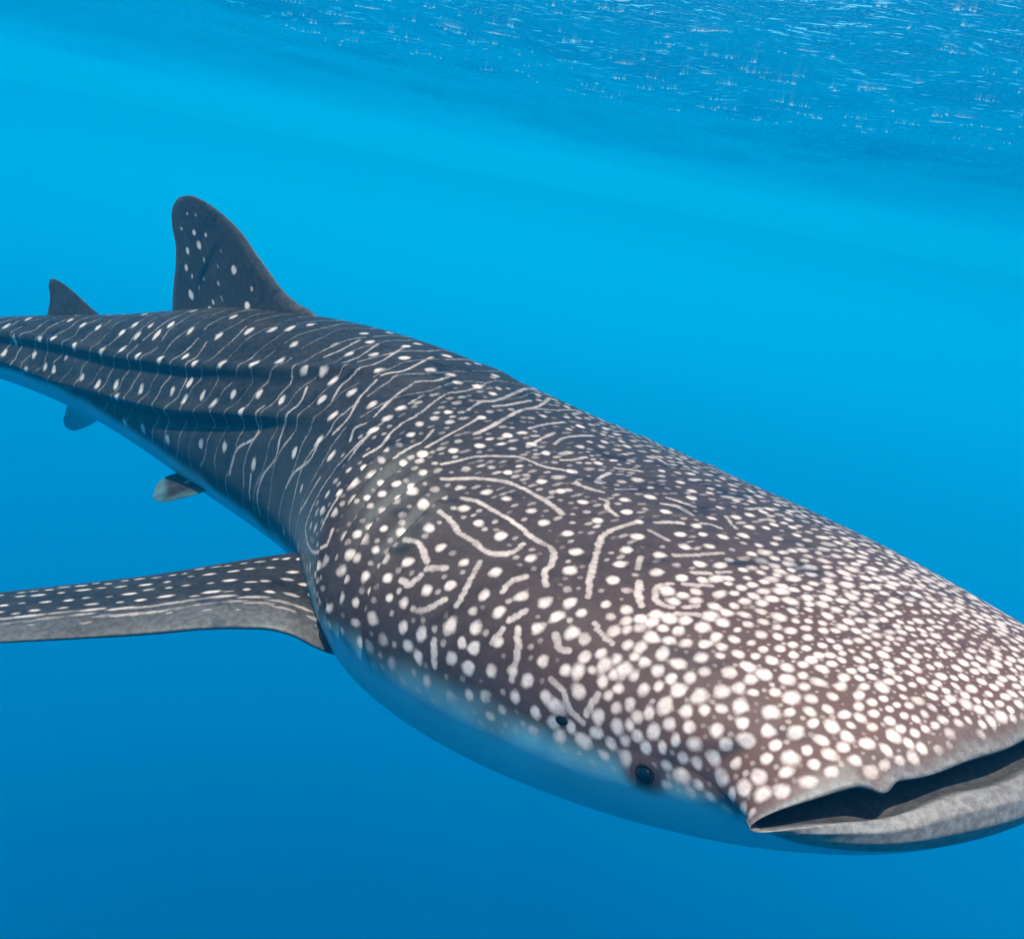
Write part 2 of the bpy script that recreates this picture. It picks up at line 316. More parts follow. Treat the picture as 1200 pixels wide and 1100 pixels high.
# marks traced on the right side: (station along the body, fraction round the section)
LINES = [([(2.257,0.1196),(2.286,0.1413),(2.282,0.1587),(2.266,0.1772),(2.27,0.1967),(2.315,0.2283)],0.0052,0.6),([(2.108,0.0946),(2.083,0.1109),(2.133,0.1326),(2.154,0.15),(2.174,0.1641)],0.0052,0.6),([(1.988,0.1304),(2.012,0.15),(2.033,0.1685),(2.046,0.1837)],0.0052,0.6),([(1.948,0.163),(1.959,0.1804)],0.0052,0.6),([(1.84,0.0989),(1.827,0.1152),(1.853,0.1293),(1.866,0.1446),(1.872,0.163),(1.901,0.1815),(1.924,0.1978)],0.0052,0.6),([(1.895,0.088),(1.913,0.1043),(1.924,0.1207)],0.0052,0.6),([(1.683,0.1391),(1.699,0.1609),(1.719,0.1837),(1.739,0.1989)],0.0052,0.6),([(1.66,0.1804),(1.68,0.2043)],0.0052,0.6),([(1.801,0.2),(1.83,0.2185),(1.824,0.2326)],0.0052,0.6),([(2.174,0.1707),(2.145,0.1859),(2.154,0.2076),(2.199,0.2402)],0.0052,0.6),([(2.046,0.187),(2.021,0.2054),(2.029,0.2239)],0.0052,0.6),([(1.924,0.2011),(1.918,0.2207),(1.942,0.2467)],0.0052,0.6),([(1.977,0.1),(2.008,0.1098),(1.988,0.1207)],0.0052,0.6),([(1.699,0.112),(1.709,0.1304),(1.722,0.1413),(1.758,0.1576)],0.0052,0.6),([(2.502,0.1609),(2.473,0.1793),(2.481,0.2065)],0.0052,0.6),([(2.382,0.162),(2.365,0.1826),(2.398,0.213)],0.0052,0.6),([(1.368,0.1196),(1.325,0.125),(1.266,0.125),(1.204,0.125),(1.125,0.1228),(1.077,0.1196),(1.023,0.1196),(0.981,0.1163),(0.95,0.1065),(0.938,0.0978),(0.896,0.088)],0.0086,0.66),([(1.358,0.0989),(1.299,0.0978),(1.243,0.0935),(1.192,0.0935),(1.137,0.0913),(1.107,0.0913),(1.077,0.0957),(1.065,0.1022),(1.071,0.1109)],0.0086,0.66),([(1.493,0.1239),(1.443,0.1413),(1.378,0.1543),(1.322,0.1587),(1.247,0.1598),(1.174,0.1587),(1.119,0.1554)],0.0086,0.66),([(1.107,0.0815),(1.083,0.0685),(1.065,0.0565),(1.059,0.0478)],0.0086,0.66),([(0.975,0.0696),(0.981,0.0783),(0.962,0.087)],0.0086,0.66),([(1.222,0.0598),(1.174,0.0663)],0.0086,0.66),([(1.348,0.0685),(1.306,0.0717),(1.24,0.0641)],0.0086,0.66),([(1.266,0.0457),(1.234,0.0457),(1.222,0.0543)],0.0086,0.66),([(1.18,0.0337),(1.143,0.0359),(1.101,0.0478)],0.0086,0.66),([(0.896,0.0533),(0.878,0.0641)],0.0086,0.66),([(1.516,0.2065),(1.548,0.225),(1.581,0.2478)],0.0066,0.62),([(1.66,0.1848),(1.676,0.2),(1.709,0.2217),(1.748,0.2467),(1.778,0.2767),(1.86,0.31)],0.0066,0.62),([(1.794,0.2261),(1.794,0.2457),(1.817,0.275)],0.0066,0.62),([(1.84,0.2185),(1.83,0.2359),(1.857,0.2583),(1.907,0.2867),(1.977,0.3283)],0.0066,0.62),([(1.627,0.2304),(1.64,0.2489),(1.65,0.275)],0.0066,0.62),([(1.506,0.2315),(1.539,0.2478),(1.545,0.265),(1.542,0.2817)],0.0066,0.62),([(1.401,0.2152),(1.391,0.2239),(1.394,0.2391)],0.0066,0.62),([(1.299,0.2478),(1.279,0.2567),(1.256,0.265)],0.0066,0.62),([(1.168,0.2174),(1.149,0.2326)],0.0066,0.62),([(1.256,0.1989),(1.21,0.1978),(1.168,0.2043)],0.0066,0.62),([(1.273,0.2359),(1.25,0.2196),(1.228,0.213),(1.222,0.2185)],0.0066,0.62),([(1.568,0.1359),(1.555,0.1467),(1.539,0.163),(1.496,0.1804),(1.476,0.188),(1.44,0.1924),(1.391,0.1946),(1.355,0.2011),(1.325,0.2087)],0.0066,0.62),([(1.234,0.1707),(1.228,0.1859)],0.0066,0.62),([(1.696,0.3333),(1.706,0.35)],0.0066,0.62),([(1.591,0.32),(1.617,0.3467)],0.0066,0.62),([(0.781,0.0946),(0.818,0.1054),(0.86,0.1196),(0.902,0.1337),(0.95,0.15),(0.968,0.1587),(0.975,0.1739),(0.975,0.1902)],0.0086,0.66),([(0.739,0.1293),(0.697,0.1163),(0.661,0.1087)],0.0086,0.66),([(1.25,0.1957),(1.216,0.1989),(1.168,0.2043)],0.0072,0.62),([(1.137,0.1946),(1.113,0.1957),(1.083,0.188),(1.029,0.1848)],0.0072,0.62),([(0.95,0.2011),(0.938,0.2109),(0.914,0.2196)],0.0072,0.62),([(0.92,0.188),(0.89,0.188),(0.854,0.188)],0.0072,0.62),([(0.685,0.1435),(0.697,0.1348),(0.667,0.1228),(0.637,0.1185),(0.606,0.1207)],0.0072,0.62),([(0.824,0.1543),(0.787,0.1402)],0.0072,0.62),([(1.065,0.2446),(1.035,0.2489),(0.993,0.2533)],0.0072,0.62),([(1.041,0.2315),(1.005,0.2391),(0.95,0.2391)],0.0072,0.62),([(0.787,0.175),(0.757,0.1902)],0.0072,0.62),([(0.667,0.1489),(0.643,0.1554)],0.0072,0.62),([(0.582,0.1163),(0.546,0.1261)],0.0072,0.62),([(0.588,0.1261),(0.576,0.1348)],0.0072,0.62),([(1.24,0.1717),(1.222,0.1859)],0.0072,0.62),([(1.071,0.2446),(1.041,0.2489),(0.993,0.2517)],0.0066,0.6),([(1.041,0.2315),(1.011,0.2413),(0.95,0.2391)],0.0066,0.6),([(0.944,0.2054),(0.92,0.2207)],0.0066,0.6),([(0.896,0.2239),(0.89,0.238),(0.854,0.2424)],0.0066,0.6),([(0.914,0.265),(0.872,0.2583),(0.842,0.255)],0.0066,0.6),([(0.781,0.175),(0.763,0.1891),(0.739,0.2098)],0.0066,0.6),([(1.263,0.3117),(1.24,0.335)],0.0066,0.6),([(1.374,0.3083),(1.289,0.3033)],0.0066,0.6),([(0.697,0.1663),(0.673,0.1761)],0.0066,0.6),([(0.667,0.1489),(0.625,0.163)],0.0066,0.6),([(0.667,0.1815),(0.655,0.1913)],0.0066,0.6),([(0.697,0.0772),(0.655,0.0717),(0.613,0.0685)],0.0082,0.7),([(0.86,0.0511),(0.818,0.0359),(0.806,0.0196)],0.0082,0.7),([(0.691,0.0293),(0.643,0.025),(0.613,0.0152),(0.564,0.0087)],0.0082,0.7),([(0.902,0.0359),(0.896,0.0467)],0.0082,0.7),([(0.757,0.0576),(0.715,0.05),(0.691,0.0511)],0.0082,0.7),([(1.071,0.0217),(1.053,0.0065)],0.0082,0.7),([(0.558,0.0152),(0.546,0.0304)],0.0082,0.7),([(1.907,0.0141),(1.965,0.0174),(1.965,0.025),(1.948,0.0435),(1.93,0.0717),(1.924,0.0957),(1.924,0.1228)],0.0048,0.7),([(1.686,0.0446),(1.676,0.0315),(1.785,0.0174),(1.901,0.013)],0.0048,0.7),([(2.295,0.0217),(2.249,0.0424),(2.158,0.063),(2.162,0.0826)],0.0048,0.7),([(1.781,0.0359),(1.794,0.0641)],0.0048,0.7),([(2.514,0.9577),(2.527,0.975),(2.523,0.9923),(2.494,0.0152),(2.427,0.0413),(2.456,0.0674),(2.436,0.0804),(2.423,0.1054),(2.448,0.1207)],0.0048,0.7),([(2.751,0.9846),(2.738,0.0076),(2.709,0.025),(2.622,0.0446),(2.626,0.062),(2.614,0.0815)],0.0048,0.7),([(2.593,0.9692),(2.589,0.0054)],0.0048,0.7),([(2.087,0.0196),(2.041,0.0359),(2.0,0.0598)],0.0048,0.7)]
SPOTS = [(2.535,0.2261,0.015,1.0),(2.436,0.2109,0.015,1.0),(2.419,0.1783,0.015,1.0),(2.332,0.1924,0.015,1.0),(2.228,0.2109,0.015,1.0),(2.328,0.2348,0.015,1.0),(2.207,0.1739,0.015,1.0),(2.1,0.2163,0.015,1.0),(2.348,0.1391,0.015,1.0),(2.203,0.137,0.015,1.0),(2.174,0.1076,0.015,1.0),(2.058,0.138,0.015,1.0),(1.948,0.1533,0.015,1.0),(1.821,0.1826,0.015,1.0),(1.982,0.2239,0.015,1.0),(2.041,0.2272,0.015,1.0),(1.742,0.2033,0.015,1.0),(1.788,0.1391,0.015,1.0),(1.924,0.1207,0.015,1.0),(1.663,0.1326,0.015,1.0),(1.614,0.1533,0.015,1.0),(1.591,0.1739,0.015,1.0),(1.878,0.2435,0.015,1.0),(1.936,0.238,0.015,1.0),(2.017,0.0793,0.015,1.0),(2.535,0.1826,0.013,0.6),(2.133,0.2717,0.013,0.6),(1.443,0.0989,0.0152,1.0),(1.411,0.0728,0.0152,1.0),(1.329,0.0848,0.0152,1.0),(1.243,0.0772,0.0152,1.0),(1.143,0.0761,0.0152,1.0),(1.041,0.0804,0.0152,1.0),(1.011,0.1022,0.0152,1.0),(1.143,0.1076,0.0152,1.0),(1.24,0.1087,0.0152,1.0),(1.325,0.113,0.0152,1.0),(1.424,0.1272,0.0152,1.0),(1.352,0.137,0.0152,1.0),(1.283,0.1413,0.0152,1.0),(1.186,0.1424,0.0152,1.0),(1.113,0.138,0.0152,1.0),(1.289,0.0576,0.0152,1.0),(1.174,0.0478,0.0152,1.0),(1.119,0.0576,0.0152,1.0),(1.011,0.062,0.0152,1.0),(0.92,0.0728,0.0152,1.0),(0.938,0.0554,0.0152,1.0),(0.854,0.0761,0.0152,1.0),(1.216,0.0337,0.0152,1.0),(1.306,0.1772,0.0152,1.0),(1.466,0.113,0.012,0.6),(1.453,0.0826,0.012,0.6),(1.198,0.0783,0.012,0.6),(1.005,0.0489,0.012,0.6),(1.607,0.2043,0.015,1.0),(1.699,0.2617,0.015,1.0),(1.617,0.285,0.015,1.0),(1.46,0.213,0.015,1.0),(1.529,0.213,0.015,1.0),(1.407,0.1663,0.015,1.0),(1.228,0.1783,0.015,1.0),(1.325,0.2087,0.015,1.0),(1.47,0.25,0.015,1.0),(1.345,0.2413,0.015,1.0),(1.489,0.2817,0.015,1.0),(1.338,0.2733,0.015,1.0),(1.204,0.2478,0.015,1.0),(1.453,0.2983,0.015,1.0),(1.101,0.2098,0.015,1.0),(1.143,0.1793,0.015,1.0),(1.607,0.3133,0.015,1.0),(1.407,0.2633,0.012,0.55),(1.716,0.3033,0.012,0.55),(1.837,0.3017,0.012,0.55),(1.673,0.2337,0.012,0.55),(1.365,0.175,0.012,0.55),(1.46,0.1609,0.012,0.55),(2.004,0.2733,0.012,0.55),(1.035,0.1685,0.0152,1.0),(1.029,0.1391,0.0152,1.0),(0.944,0.1261,0.0152,1.0),(0.896,0.1087,0.0152,1.0),(0.8,0.0837,0.0152,1.0),(0.727,0.0957,0.0152,1.0),(0.787,0.1185,0.0152,1.0),(0.83,0.1359,0.0152,1.0),(0.872,0.1533,0.0152,1.0),(0.908,0.1739,0.0152,1.0),(1.035,0.1957,0.0152,1.0),(1.089,0.2326,0.0152,1.0),(0.993,0.2228,0.0152,1.0),(0.866,0.2033,0.0152,1.0),(0.806,0.1913,0.0152,1.0),(1.047,0.265,0.0152,1.0),(1.156,0.2817,0.0152,1.0),(0.745,0.1467,0.0152,1.0),(0.806,0.1663,0.0152,1.0),(0.673,0.0989,0.0152,1.0),(0.613,0.1076,0.0152,1.0),(0.625,0.0967,0.0152,1.0),(0.631,0.137,0.0152,1.0),(0.691,0.1554,0.0152,1.0),(0.751,0.0804,0.0152,1.0),(0.794,0.0696,0.0152,1.0),(0.89,0.2272,0.0152,1.0),(1.089,0.1717,0.012,0.55),(0.842,0.0924,0.012,0.55),(0.769,0.1337,0.012,0.55),(0.733,0.1152,0.012,0.55),(0.745,0.1652,0.012,0.55),(1.029,0.212,0.012,0.55),(1.234,0.2174,0.012,0.55),(1.125,0.26,0.012,0.55),(1.247,0.285,0.0132,1.0),(0.975,0.1913,0.0132,1.0),(0.842,0.2196,0.0132,1.0),(0.812,0.2315,0.0132,1.0),(0.968,0.2733,0.0132,1.0),(0.914,0.25,0.0132,1.0),(1.065,0.29,0.0132,1.0),(1.168,0.2983,0.0132,1.0),(1.083,0.3233,0.0132,1.0),(0.999,0.3017,0.0132,1.0),(0.902,0.2883,0.0132,1.0),(0.836,0.2683,0.0132,1.0),(0.902,0.2717,0.0132,1.0),(0.8,0.25,0.0132,1.0),(0.739,0.2489,0.0132,1.0),(0.733,0.2633,0.0132,1.0),(0.709,0.2304,0.0132,1.0),(0.703,0.2054,0.0132,1.0),(0.721,0.1804,0.0132,1.0),(0.781,0.2087,0.0132,1.0),(0.661,0.1641,0.0132,1.0),(0.613,0.1946,0.0132,1.0),(0.619,0.2109,0.0132,1.0),(0.637,0.2304,0.0132,1.0),(0.649,0.2517,0.0132,1.0),(0.6,0.238,0.0132,1.0),(0.667,0.2424,0.0132,1.0),(0.685,0.2683,0.0132,1.0),(0.806,0.3083,0.0132,1.0),(0.83,0.295,0.0132,1.0),(0.818,0.2817,0.0132,1.0),(0.914,0.3083,0.0132,1.0),(0.932,0.32,0.0132,1.0),(0.854,0.32,0.0132,1.0),(0.902,0.335,0.0132,1.0),(1.005,0.3633,0.0132,1.0),(1.143,0.3733,0.0132,1.0),(1.077,0.3433,0.0132,1.0),(1.243,0.3733,0.0132,1.0),(1.186,0.34,0.0132,1.0),(1.358,0.335,0.0132,1.0),(0.582,0.2011,0.0132,1.0),(0.582,0.1891,0.0132,1.0),(0.631,0.1815,0.0132,1.0),(0.613,0.175,0.0132,1.0),(0.757,0.275,0.0132,1.0),(0.709,0.285,0.0132,1.0),(0.757,0.2983,0.0132,1.0),(0.546,0.2087,0.0132,1.0),(0.594,0.2196,0.0132,1.0),(0.649,0.2022,0.0132,1.0),(1.005,0.3217,0.011,0.6),(0.745,0.2207,0.011,0.6),(0.763,0.2391,0.011,0.6),(1.041,0.0348,0.0155,1.0),(0.968,0.0402,0.0155,1.0),(0.812,0.0565,0.0155,1.0),(0.721,0.0641,0.0155,1.0),(1.119,0.0217,0.0155,1.0),(1.186,0.0207,0.0155,1.0),(0.89,0.038,0.0155,1.0),(0.944,0.0283,0.0155,1.0),(0.739,0.038,0.0155,1.0),(0.667,0.038,0.0155,1.0),(1.005,0.0163,0.0155,1.0),(0.944,0.0152,0.0155,1.0),(0.872,0.0196,0.0155,1.0),(0.757,0.0228,0.0155,1.0),(0.812,0.025,0.0155,1.0),(0.781,0.0098,0.0155,1.0),(0.691,0.0174,0.0155,1.0),(0.6,0.0283,0.0155,1.0),(0.522,0.0163,0.0155,1.0),(0.462,0.013,0.0155,1.0),(0.643,0.0511,0.0155,1.0),(0.715,0.0054,0.0155,1.0),(0.655,0.0022,0.0155,1.0),(1.113,0.0076,0.0155,1.0),(1.156,0.0109,0.0155,1.0),(0.987,0.0283,0.012,1.0),(0.613,0.0576,0.012,1.0),(0.6,0.0446,0.012,1.0),(0.564,0.0587,0.012,1.0),(0.552,0.0391,0.012,1.0),(0.504,0.0391,0.012,1.0),(0.492,0.0511,0.012,1.0),(0.45,0.0315,0.012,1.0),(0.516,0.0315,0.012,1.0),(0.48,0.0261,0.012,1.0),(0.619,0.0837,0.012,1.0),(0.534,0.0652,0.012,1.0),(0.54,0.0467,0.012,1.0),(0.576,0.0717,0.012,1.0),(0.425,0.0174,0.012,1.0),(0.413,0.025,0.012,1.0),(0.432,0.0043,0.012,1.0),(0.395,0.012,0.012,1.0),(1.361,0.0293,0.012,1.0),(1.355,0.9942,0.012,1.0),(1.67,0.1152,0.0118,1.0),(1.571,0.1196,0.0118,1.0),(1.457,0.0674,0.0118,1.0),(1.653,0.0924,0.0118,1.0),(1.584,0.0989,0.0118,1.0),(1.548,0.1054,0.0118,1.0),(1.64,0.0772,0.0118,1.0),(1.525,0.0641,0.0118,1.0),(1.424,0.0533,0.0118,1.0),(1.539,0.0543,0.0118,1.0),(1.401,0.0359,0.0118,1.0),(1.309,0.0424,0.0118,1.0),(1.27,0.0326,0.0118,1.0),(1.798,0.0924,0.0118,1.0),(2.141,0.037,0.0118,1.0),(1.804,0.0652,0.0118,1.0),(4.73,0.112,0.0158,1.0),(4.597,0.0554,0.0158,1.0),(4.664,0.0054,0.0158,1.0),(4.431,0.0196,0.0158,1.0),(4.249,0.9962,0.0158,1.0),(4.004,0.0043,0.0158,1.0),(3.859,0.0043,0.0158,1.0),(3.718,0.0185,0.0158,1.0),(3.514,0.0304,0.0158,1.0),(3.274,0.0478,0.0158,1.0),(3.045,0.0598,0.0158,1.0),(2.855,0.0783,0.0158,1.0),(2.697,0.0913,0.0158,1.0),(2.535,0.0957,0.0158,1.0),(2.315,0.1152,0.0158,1.0),(4.294,0.0815,0.0158,1.0),(4.099,0.0696,0.0158,1.0),(3.875,0.0728,0.0158,1.0),(3.747,0.0859,0.0158,1.0),(3.589,0.0815,0.0158,1.0),(3.411,0.0848,0.0158,1.0),(3.162,0.0957,0.0158,1.0),(2.987,0.1065,0.0158,1.0),(2.805,0.1207,0.0158,1.0),(2.693,0.1348,0.0158,1.0),(2.51,0.1348,0.0158,1.0),(2.423,0.1424,0.0158,1.0),(4.186,0.1424,0.0158,1.0),(4.054,0.1359,0.0158,1.0),(3.842,0.1261,0.0158,1.0),(3.805,0.15,0.0158,1.0),(3.577,0.1293,0.0158,1.0),(3.713,0.1217,0.0158,1.0),(3.543,0.1533,0.0158,1.0),(3.369,0.1457,0.0158,1.0),(3.162,0.1457,0.0158,1.0),(3.025,0.1663,0.0158,1.0),(2.842,0.1891,0.0158,1.0),(2.303,0.0576,0.0158,1.0),(2.581,0.0185,0.0158,1.0),(2.813,0.0152,0.0158,1.0),(2.987,0.0011,0.0158,1.0),(3.261,0.9712,0.0158,1.0),(3.481,0.9596,0.0158,1.0),(3.655,0.9442,0.0158,1.0),(2.722,0.0652,0.0158,1.0),(2.942,0.0576,0.0158,1.0),(3.158,0.0457,0.0158,1.0),(3.182,0.0685,0.0158,1.0),(2.17,0.0815,0.0158,1.0)]
SHARK_POS = np.array([1.017, 2.022, -.569]); SHARK_ROT = (-1.033, .059, .081)
def R3(y, p, r):
    cy, sy, cp, sp, cr, sr = np.cos(y), np.sin(y), np.cos(p), np.sin(p), np.cos(r), np.sin(r)
    return np.array([[cy,-sy,0],[sy,cy,0],[0,0,1]]) @ np.array([[cp,0,sp],[0,1,0],[-sp,0,cp]]) @ np.array([[1,0,0],[0,cr,-sr],[0,sr,cr]])
def build_root():
    o = bpy.data.objects.new('whale_shark', None); COL.objects.link(o); o.empty_display_size = .3
    Rm = VIEW @ R3(*SHARK_ROT); p = VIEW @ SHARK_POS + CAM_POS
    mm = Matrix.Identity(4)
    for r in range(3):
        for c in range(3): mm[r][c] = Rm[r, c]
        mm[r][3] = p[r]
    o.matrix_world = mm
    return tag(o, 'large spotted whale shark swimming just below the surface with its mouth ajar', 'shark')
ROOT = build_root()

# ---- skin
def skin_material():
    m = mat('shark_skin'); g = G(m)
    at = g.n('ShaderNodeVertexColor', layer_name='marks'); sp = g.n('ShaderNodeSeparateColor', {0: at.outputs[0]})
    spot, belly, lip = sp.outputs[0], sp.outputs[1], sp.outputs[2]; gum = at.outputs['Alpha']
    tcn = g.n('ShaderNodeTexCoord'); ob = tcn.outputs['Object']
    n1 = g.n('ShaderNodeTexNoise', {'Vector': ob, 'Scale': 3.5, 'Detail': 5.0, 'Roughness': .65})
    n2 = g.n('ShaderNodeTexNoise', {'Vector': ob, 'Scale': 60.0, 'Detail': 4.0, 'Roughness': .7})
    n5 = g.n('ShaderNodeTexNoise', {'Vector': ob, 'Scale': 7.0, 'Detail': 6.0, 'Roughness': .7})
    n3 = g.n('ShaderNodeTexNoise', {'Vector': ob, 'Scale': 420.0, 'Detail': 2.0})
    dark = g.mix(g.rng(n1.outputs[0], .35, .68), (.009, .0056, .0050, 1), (.022, .0132, .0115, 1))
    tone = g.n('ShaderNodeAttribute', attribute_name='tone').outputs['Fac']
    dark = g.mix(g.rng(n2.outputs[0], .42, .75), dark, (.045, .029, .025, 1))
    dark = g.mix(tone, dark, (.15, .064, .050, 1))
    dark = g.mix(g.math('MULTIPLY', g.rng(n5.outputs[0], .5, .72), .22), dark, (.085, .066, .06, 1))
    pale = g.mix(g.rng(n2.outputs[0], .35, .7), (.60, .395, .355, 1), (.78, .56, .51, 1))
    under = g.mix(g.rng(n1.outputs[0], .3, .7), (.20, .43, .49, 1), (.25, .52, .58, 1))  # white belly tinted teal: the blue water light is put into the colour
    # mottled grey lips
    mo = g.mix(g.rng(n2.outputs[0], .40, .62), (.15, .112, .106, 1), (.255, .205, .197, 1))
    # spots stay ragged at the rim
    spn = g.math('ADD', spot, g.math('MULTIPLY', g.math('SUBTRACT', n2.outputs[0], .5), .35))
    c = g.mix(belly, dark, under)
    c = g.mix(lip, c, mo)
    c = g.mix(g.rng(spn, .18, .86), c, pale)
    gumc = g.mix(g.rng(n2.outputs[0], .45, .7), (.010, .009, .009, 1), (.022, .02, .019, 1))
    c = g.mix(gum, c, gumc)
    hh = g.math('ADD', g.math('MULTIPLY', n3.outputs[0], .25), g.math('MULTIPLY', n2.outputs[0], .6))
    bp = g.n('ShaderNodeBump', {'Height': hh, 'Strength': .25, 'Distance': .004})
    pb = g.n('ShaderNodeBsdfPrincipled', {'Base Color': c, 'Roughness': .48, 'Normal': bp.outputs[0], 'Specular IOR Level': .3, 'Sheen Weight': .05, 'Sheen Roughness': .45})
    g.n('ShaderNodeOutputMaterial', {'Surface': pb.outputs[0]})
    return m
SKIN = skin_material()

def vnoise(P, scale, seed):
    """cheap smooth 3-D value noise on an array of points, 0..1"""
    p = P*scale+seed*17.3; i = np.floor(p).astype(np.int64); f = p-i; f = f*f*(3-2*f); out = 0
    for dx in (0, 1):
        for dy in (0, 1):
            for dz in (0, 1):
                h = (i[..., 0]+dx)*374761393 + (i[..., 1]+dy)*668265263 + (i[..., 2]+dz)*2147483647 + seed*144665
                h = (h ^ (h >> 13))*1274126177; h = ((h ^ (h >> 16)) & 0xffff)/65535.
                out = out + h*(f[..., 0] if dx else 1-f[..., 0])*(f[..., 1] if dy else 1-f[..., 1])*(f[..., 2] if dz else 1-f[..., 2])
    return out

# ---- body
def build_body():
    rg = np.random.default_rng(11)
    V, S, q, slit = body_verts()
    N = normals(V)
    nr, nc = S.shape
    seg = np.linalg.norm(np.roll(V, -1, 1)-V, axis=-1)
    arc = np.concatenate([np.zeros((nr, 1)), np.cumsum(seg, 1)[:, :-1]], 1)
    qq = (q+.25) % 1-.25                              # right side runs through 0, belly side negative
    spot = np.zeros((nr, nc)); near = np.full((nr, nc), 9.)
    wob = .72+.56*vnoise(V, 48., 5)+.14*(vnoise(V, 120., 6)-.5)
    TU = np.gradient(V, axis=0); TU /= np.linalg.norm(TU, axis=-1, keepdims=True)
    def idx(s, q): return int(np.argmin(np.abs(SR-s))), int(np.argmin(np.abs((Q-q+.5) % 1-.5)))
    def window(i, j, r):
        di = np.where(np.abs(SR-SR[i]) < r*1.25+.004)[0]
        dj = int(r*1.25/max(seg[i, j], 1e-4))+2
        return np.ix_(np.arange(di[0], di[-1]+1), np.arange(j-dj, j+dj+1) % nc)
    def add_spot(i, j, r, el=1., val=1.):
        w = window(i, j, r*max(1, el)*1.9); d = V[w]-V[i, j]
        a = d@TU[i, j]; d2 = (d*d).sum(-1); b = np.sqrt(np.maximum(d2-a*a, 0))
        rr = np.sqrt((a/r)**2+(b/(r*el))**2)*wob[w]
        spot[w] = np.maximum(spot[w], val*(1-sstep(.35, 1.55, rr)))
        w2 = window(i, j, .07); near[w2] = np.minimum(near[w2], np.linalg.norm(V[w2]-V[i, j], axis=-1)-r)
    def add_line(pts, hw, val=1.):
        for (s0, q0), (s1, q1) in zip(pts[:-1], pts[1:]):
            dq = (q1-q0+.5) % 1-.5
            i0, j0 = idx(s0, q0 % 1); i1, j1 = idx(s1, q1 % 1)
            n = max(2, int(np.linalg.norm(V[i0, j0]-V[i1, j1])/(hw*.45)))
            for t in np.linspace(0, 1, n):
                i, j = idx(s0+(s1-s0)*t, (q0+dq*t) % 1)
                h = hw*(.85+.4*vnoise(V[i, j][None], 22., 3)[0])
                w = window(i, j, h*2.); r = np.linalg.norm(V[w]-V[i, j], axis=-1)/h*(.5+.5*wob[w])
                spot[w] = np.maximum(spot[w], val*(1-sstep(.5, 1.5, r)))
                w2 = window(i, j, .06); near[w2] = np.minimum(near[w2], np.linalg.norm(V[w2]-V[i, j], axis=-1)-hw)
    def smooth_line(pts, k=4):
        a = np.array([(s, (x+.25) % 1-.25) for s, x in pts])
        if len(a) < 3: return pts
        t = np.arange(len(a)); tt = np.linspace(0, len(a)-1, (len(a)-1)*k+1)
        return list(zip(hermite(t, a[:, 0], tt), hermite(t, a[:, 1], tt)))
    for pts, hw, va in LINES:
        add_line(smooth_line(pts), hw, va)
    for s, x, r, va in SPOTS:
        i, j = idx(s, x); add_spot(i, j, r*(.92+.16*rg.random()), (1.25 if s > 1.9 else .95)+.2*rg.random(), va)
    # the trunk: wavy pale bars with files of spots between them, on both flanks
    edge = lambda s: -.012-.055*sstep(1.7, 2.6, s)+.0*s       # where the dark back meets the teal-tinted belly
    col = 0; s = 1.86
    while s < 5.3:
        col += 1; step = .048+.010*rg.random()
        for side in (0, 1):
            if side == 0 and s < 2.0: continue
            qs = edge(s)+.01; seed = rg.integers(1e6)
            lean = .58+.06*rg.random()
            if col % 2:
                x = qs
                while x < .245:
                    ln = .12+.16*rg.random(); pts = []
                    for q_ in np.linspace(x, min(x+ln, .25), 14):
                        pts.append((s-lean*(q_-.05)+.014*math.sin(q_*48+col*1.7)+.008*math.sin(q_*101+col*2.1), (.5-q_ if side else q_) % 1))
                    add_line(pts, .0036+.0012*rg.random(), .34+.2*rg.random())
                    x += ln+.006+.012*rg.random()
            else:
                x = qs+rg.random()*.03
                while x < .25:
                    ss = s-lean*(x-.05)+.018*math.sin(x*60+col)
                    i, j = idx(ss, (.5-x if side else x) % 1)
                    if near[i, j] > (.022 if side else .052): add_spot(i, j, .0125+.005*rg.random(), 1.3, .85+.15*rg.random())
                    x += .040+.016*rg.random()
        s += step
    # head and gill region: spots of growing size, thrown so that none touch
    ii, jj = np.where((S < 1.95) & (S > .018) & ((qq > -.02) & (qq < .52)))
    o = rg.permutation(len(ii)); ii, jj = ii[o], jj[o]
    qr = np.minimum(qq, .5-qq)                         # distance from either flank edge, 0 .. .25
    sp_ = .0335-.0095*sstep(.03, .20, qr)+.004*sstep(.3, .6, S)*(1-sstep(.08, .2, qr))+.010*sstep(.4, 1.15, S)+.009*sstep(.10, .2, qr)*sstep(.22, .55, S)+.002*sstep(1.3, 1.6, S)
    done = np.zeros((nr, nc), bool)
    cell = {}
    h = .03
    gap = near-.018
    for i, j in zip(ii[:170000], jj[:170000]):
        d = sp_[i, j]*(.8+.45*rg.random())
        if near[i, j] < .012+(.028*sstep(.62, .85, S[i, j]) if qq[i, j] < .3 else 0): continue
        p = V[i, j]; k = (int(math.floor(p[0]/h)), int(math.floor(p[1]/h)), int(math.floor(p[2]/h))); ok = True
        for a in (-2, -1, 0, 1, 2):
            for b in (-2, -1, 0, 1, 2):
                for c in (-2, -1, 0, 1, 2):
                    for p2 in cell.get((k[0]+a, k[1]+b, k[2]+c), ()):
                        if (p[0]-p2[0])**2+(p[1]-p2[1])**2+(p[2]-p2[2])**2 < (.5*(d+p2[3]))**2: ok = False; break
                    if not ok: break
                if not ok: break
            if not ok: break
